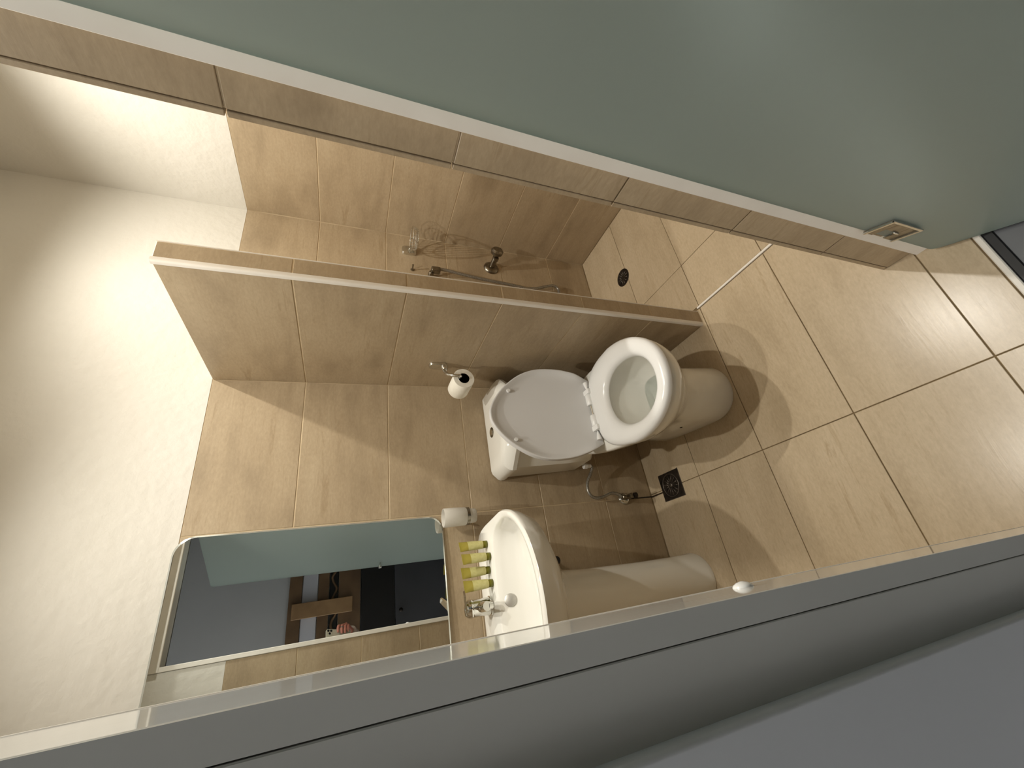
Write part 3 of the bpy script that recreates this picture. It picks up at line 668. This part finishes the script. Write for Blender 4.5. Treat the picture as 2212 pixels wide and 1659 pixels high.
tube(bm, [(1.464, 1.504, .912), (1.460, 1.503, .86), (1.442, 1.503, .74), (1.430, 1.504, .62), (1.426, 1.505, .55), (1.420, 1.506, .48), (1.415, 1.508, .43), (1.428, 1.510, .37), (1.452, 1.512, .31), (1.468, 1.515, .265), (1.464, 1.518, .238), (1.438, 1.520, .228), (1.370, 1.520, .25), (1.290, 1.520, .34)], .0075, 10, 8)
tag(finish('shower_hose', bm, 'hose', smooth=True), 'grey metal shower hose looping down the back wall', 'hose')
bm = bmesh.new(); lathe(bm, [(.009, 0), (.009, .004), (.0035, .006), (.0035, .026), (.005, .030), (0, .032)], (1.468, YB, 1.025), (.25, -1, 0), 14)
tag(finish('wall_hook', bm, 'dullchrome', smooth=True, angle=40), 'tiny chrome wall hook above the hand shower bracket', 'hook')

# ------------------------------------------------------------------ bedroom things seen in the mirror
pn = empty('wall_rack', (.3, -1.4, 1.03)); tag(pn, 'brown wooden plank rack on the bedroom wall, seen in the mirror', 'rack')
def plank(name, x0, x1, z0, z1, d, mat, d0=0): return under(box(name, (x0, -1.4+d0, z0), (x1, -1.4+d, z1), mat, None, bev=.003), pn)
plank('plank', -.9, 1.3, 1.512, 1.612, .030, 'wood'); plank('pale_board', -.9, 1.3, 1.385, 1.508, .016, 'whiteboard'); plank('plank', -.9, 1.3, 1.293, 1.381, .030, 'wood')
plank('dark_board', -.9, 1.3, 1.216, 1.289, .010, 'blackwood'); plank('plank', -.9, 1.3, 1.028, 1.213, .030, 'wood'); plank('batten', .148, .270, 1.096, 1.582, .062, 'palewood', .031)
bm = bmesh.new(); tube(bm, [(-.9+.05*k, -1.4+.020+.006*math.sin(k*2.1), 1.25+.02*math.sin(k*1.7)) for k in range(44)], .010, 8, 4); under(finish('rope', bm, 'wood', smooth=True), pn)
bd = empty('low_cabinet', (.3, -1.4, 0)); tag(bd, 'dark cabinet under the wooden rack, seen in the mirror', 'cabinet')
under(box('cabinet_front', (-.9, -1.399, .725), (1.3, -1.37, 1.022), 'blackwood', None, bev=.003), bd)
under(box('lower_door', (-.9, -1.399, .0), (.50, -1.372, .720), 'greypanel', None, bev=.003), bd); under(box('lower_door', (.504, -1.399, .0), (1.3, -1.372, .720), 'greypanel', None, bev=.003), bd)
bm = bmesh.new(); lathe(bm, [(.008, 0), (.008, .012), (.018, .014), (.018, .022), (0, .024)], (.095, -1.372, .672), (0, 1, 0), 20); under(finish('knob', bm, 'darkmetal', smooth=True), bd)

# ------------------------------------------------------------------ phone and the hand that holds it (seen in the mirror)
def L(r_, u_, b_): return Vector((0, 0, CAM_H))+RGT*r_-DWN*u_-FWD*b_
ph = empty('smartphone', L(-.02, -.06, .006)); tag(ph, 'pale smartphone with three lenses held up, seen in the mirror', 'phone')
bm = bmesh.new(); o_ = [(a-.058, b-.134) for a, b in rounded_rect(.074, .150, .011, 6)]
rings_mesh(bm, [[L(-.021+(a+.021)*s, -.059+(b+.059)*s, d) for a, b in o_] for d, s in ((.0040, .975), (.0048, 1), (.0105, 1), (.0112, .975))])
under(finish('phone_body', bm, 'phone', smooth=True, angle=30), ph)
bm = bmesh.new(); o_ = [(a-.019, b-.021) for a, b in rounded_rect(.032, .032, .008, 6)]
rings_mesh(bm, [[L(a, b, d) for a, b in o_] for d in (.0042, .0028)])
cp = under(finish('camera_plate', bm, 'phone', smooth=True, angle=30), ph)
for lx, ly in ((.0055, .0035), (.0055, -.0135), (-.0105, -.005)):
    bm = bmesh.new(); lathe(bm, [(.0068, 0), (.0068, .0010), (.0058, .0013), (.0055, .0009), (0, .0008)], L(lx, ly, .0028), FWD, 20)
    under(finish('lens', bm, 'lens', smooth=True, angle=40), ph)
def skin(name, chains, mat, root_i=0, sub=2):
    """chains: list of [(point, radius), ...]; the first point of later chains is an index into the vertex list"""
    verts, edges, rad = [], [], []
    for ch in chains:
        prev = None
        for it in ch:
            if isinstance(it, int): prev = it; continue
            verts.append(it[0]); rad.append(it[1]); i = len(verts)-1
            if prev is not None: edges.append((prev, i))
            prev = i
    me = bpy.data.meshes.new(name); me.from_pydata([tuple(v) for v in verts], edges, [])
    o = bpy.data.objects.new(name, me); link(o)
    sk = o.modifiers.new('skin', 'SKIN'); sk.use_smooth_shade = True
    for v, r_ in zip(me.skin_vertices[0].data, rad): v.radius = (r_, r_)
    me.skin_vertices[0].data[root_i].use_root = True
    sb_ = o.modifiers.new('sub', 'SUBSURF'); sb_.levels = sub; sb_.render_levels = sub
    me.materials.append(M[mat]); return o
hand = empty('person', L(.035, -.10, .02)); tag(hand, 'hand with a ring and pale cuff holding the phone, seen in the mirror', 'person')
ch = [[(L(.050, -.150, .060), .026), (L(.044, -.118, .036), .024), (L(.038, -.092, .020), .022)]]
ch.append([2, (L(.034, -.066, .004), .0100), (L(.028, -.052, -.010), .0088), (L(.006, -.046, -.013), .0080), (L(-.014, -.050, -.0105), .0070)])
ch.append([2, (L(.034, -.084, .000), .0104), (L(.027, -.072, -.012), .0092), (L(.002, -.068, -.015), .0084), (L(-.020, -.072, -.011), .0072)])
ch.append([1, (L(.036, -.102, .002), .0100), (L(.028, -.092, -.012), .0090), (L(.004, -.089, -.015), .0082), (L(-.018, -.092, -.011), .0070)])
ch.append([1, (L(.038, -.120, .008), .0092), (L(.030, -.112, -.009), .0080), (L(.010, -.109, -.013), .0072), (L(-.008, -.111, -.010), .0062)])
ch.append([1, (L(.030, -.095, .036), .0120), (L(.014, -.070, .026), .0100), (L(-.006, -.052, .0215), .0085)])
ch.append([0, (L(.040, -.190, .100), .027), (L(-.02, -.30, .20), .034), (L(-.10, -.42, .30), .040)])
hs = skin('hand', ch, 'skin'); under(hs, hand)
bm = bmesh.new(); c0 = L(.014, -.0705, -.0135); ax_ = L(.002, -.068, -.015)-L(.027, -.072, -.012); lathe(bm, [(.0098, -.003), (.0106, -.003), (.0106, .003), (.0098, .003), (.0098, -.003)], c0, ax_, 24)
under(finish('finger_ring', bm, 'silver', smooth=True), hand)
bm = bmesh.new(); tube(bm, [L(.046, -.165, .075), L(.036, -.20, .105), L(-.02, -.30, .20), L(-.10, -.42, .30)], .04, 20, 6, rr=(.036, .050))
under(finish('cuff', bm, 'cuff', smooth=True), hand)
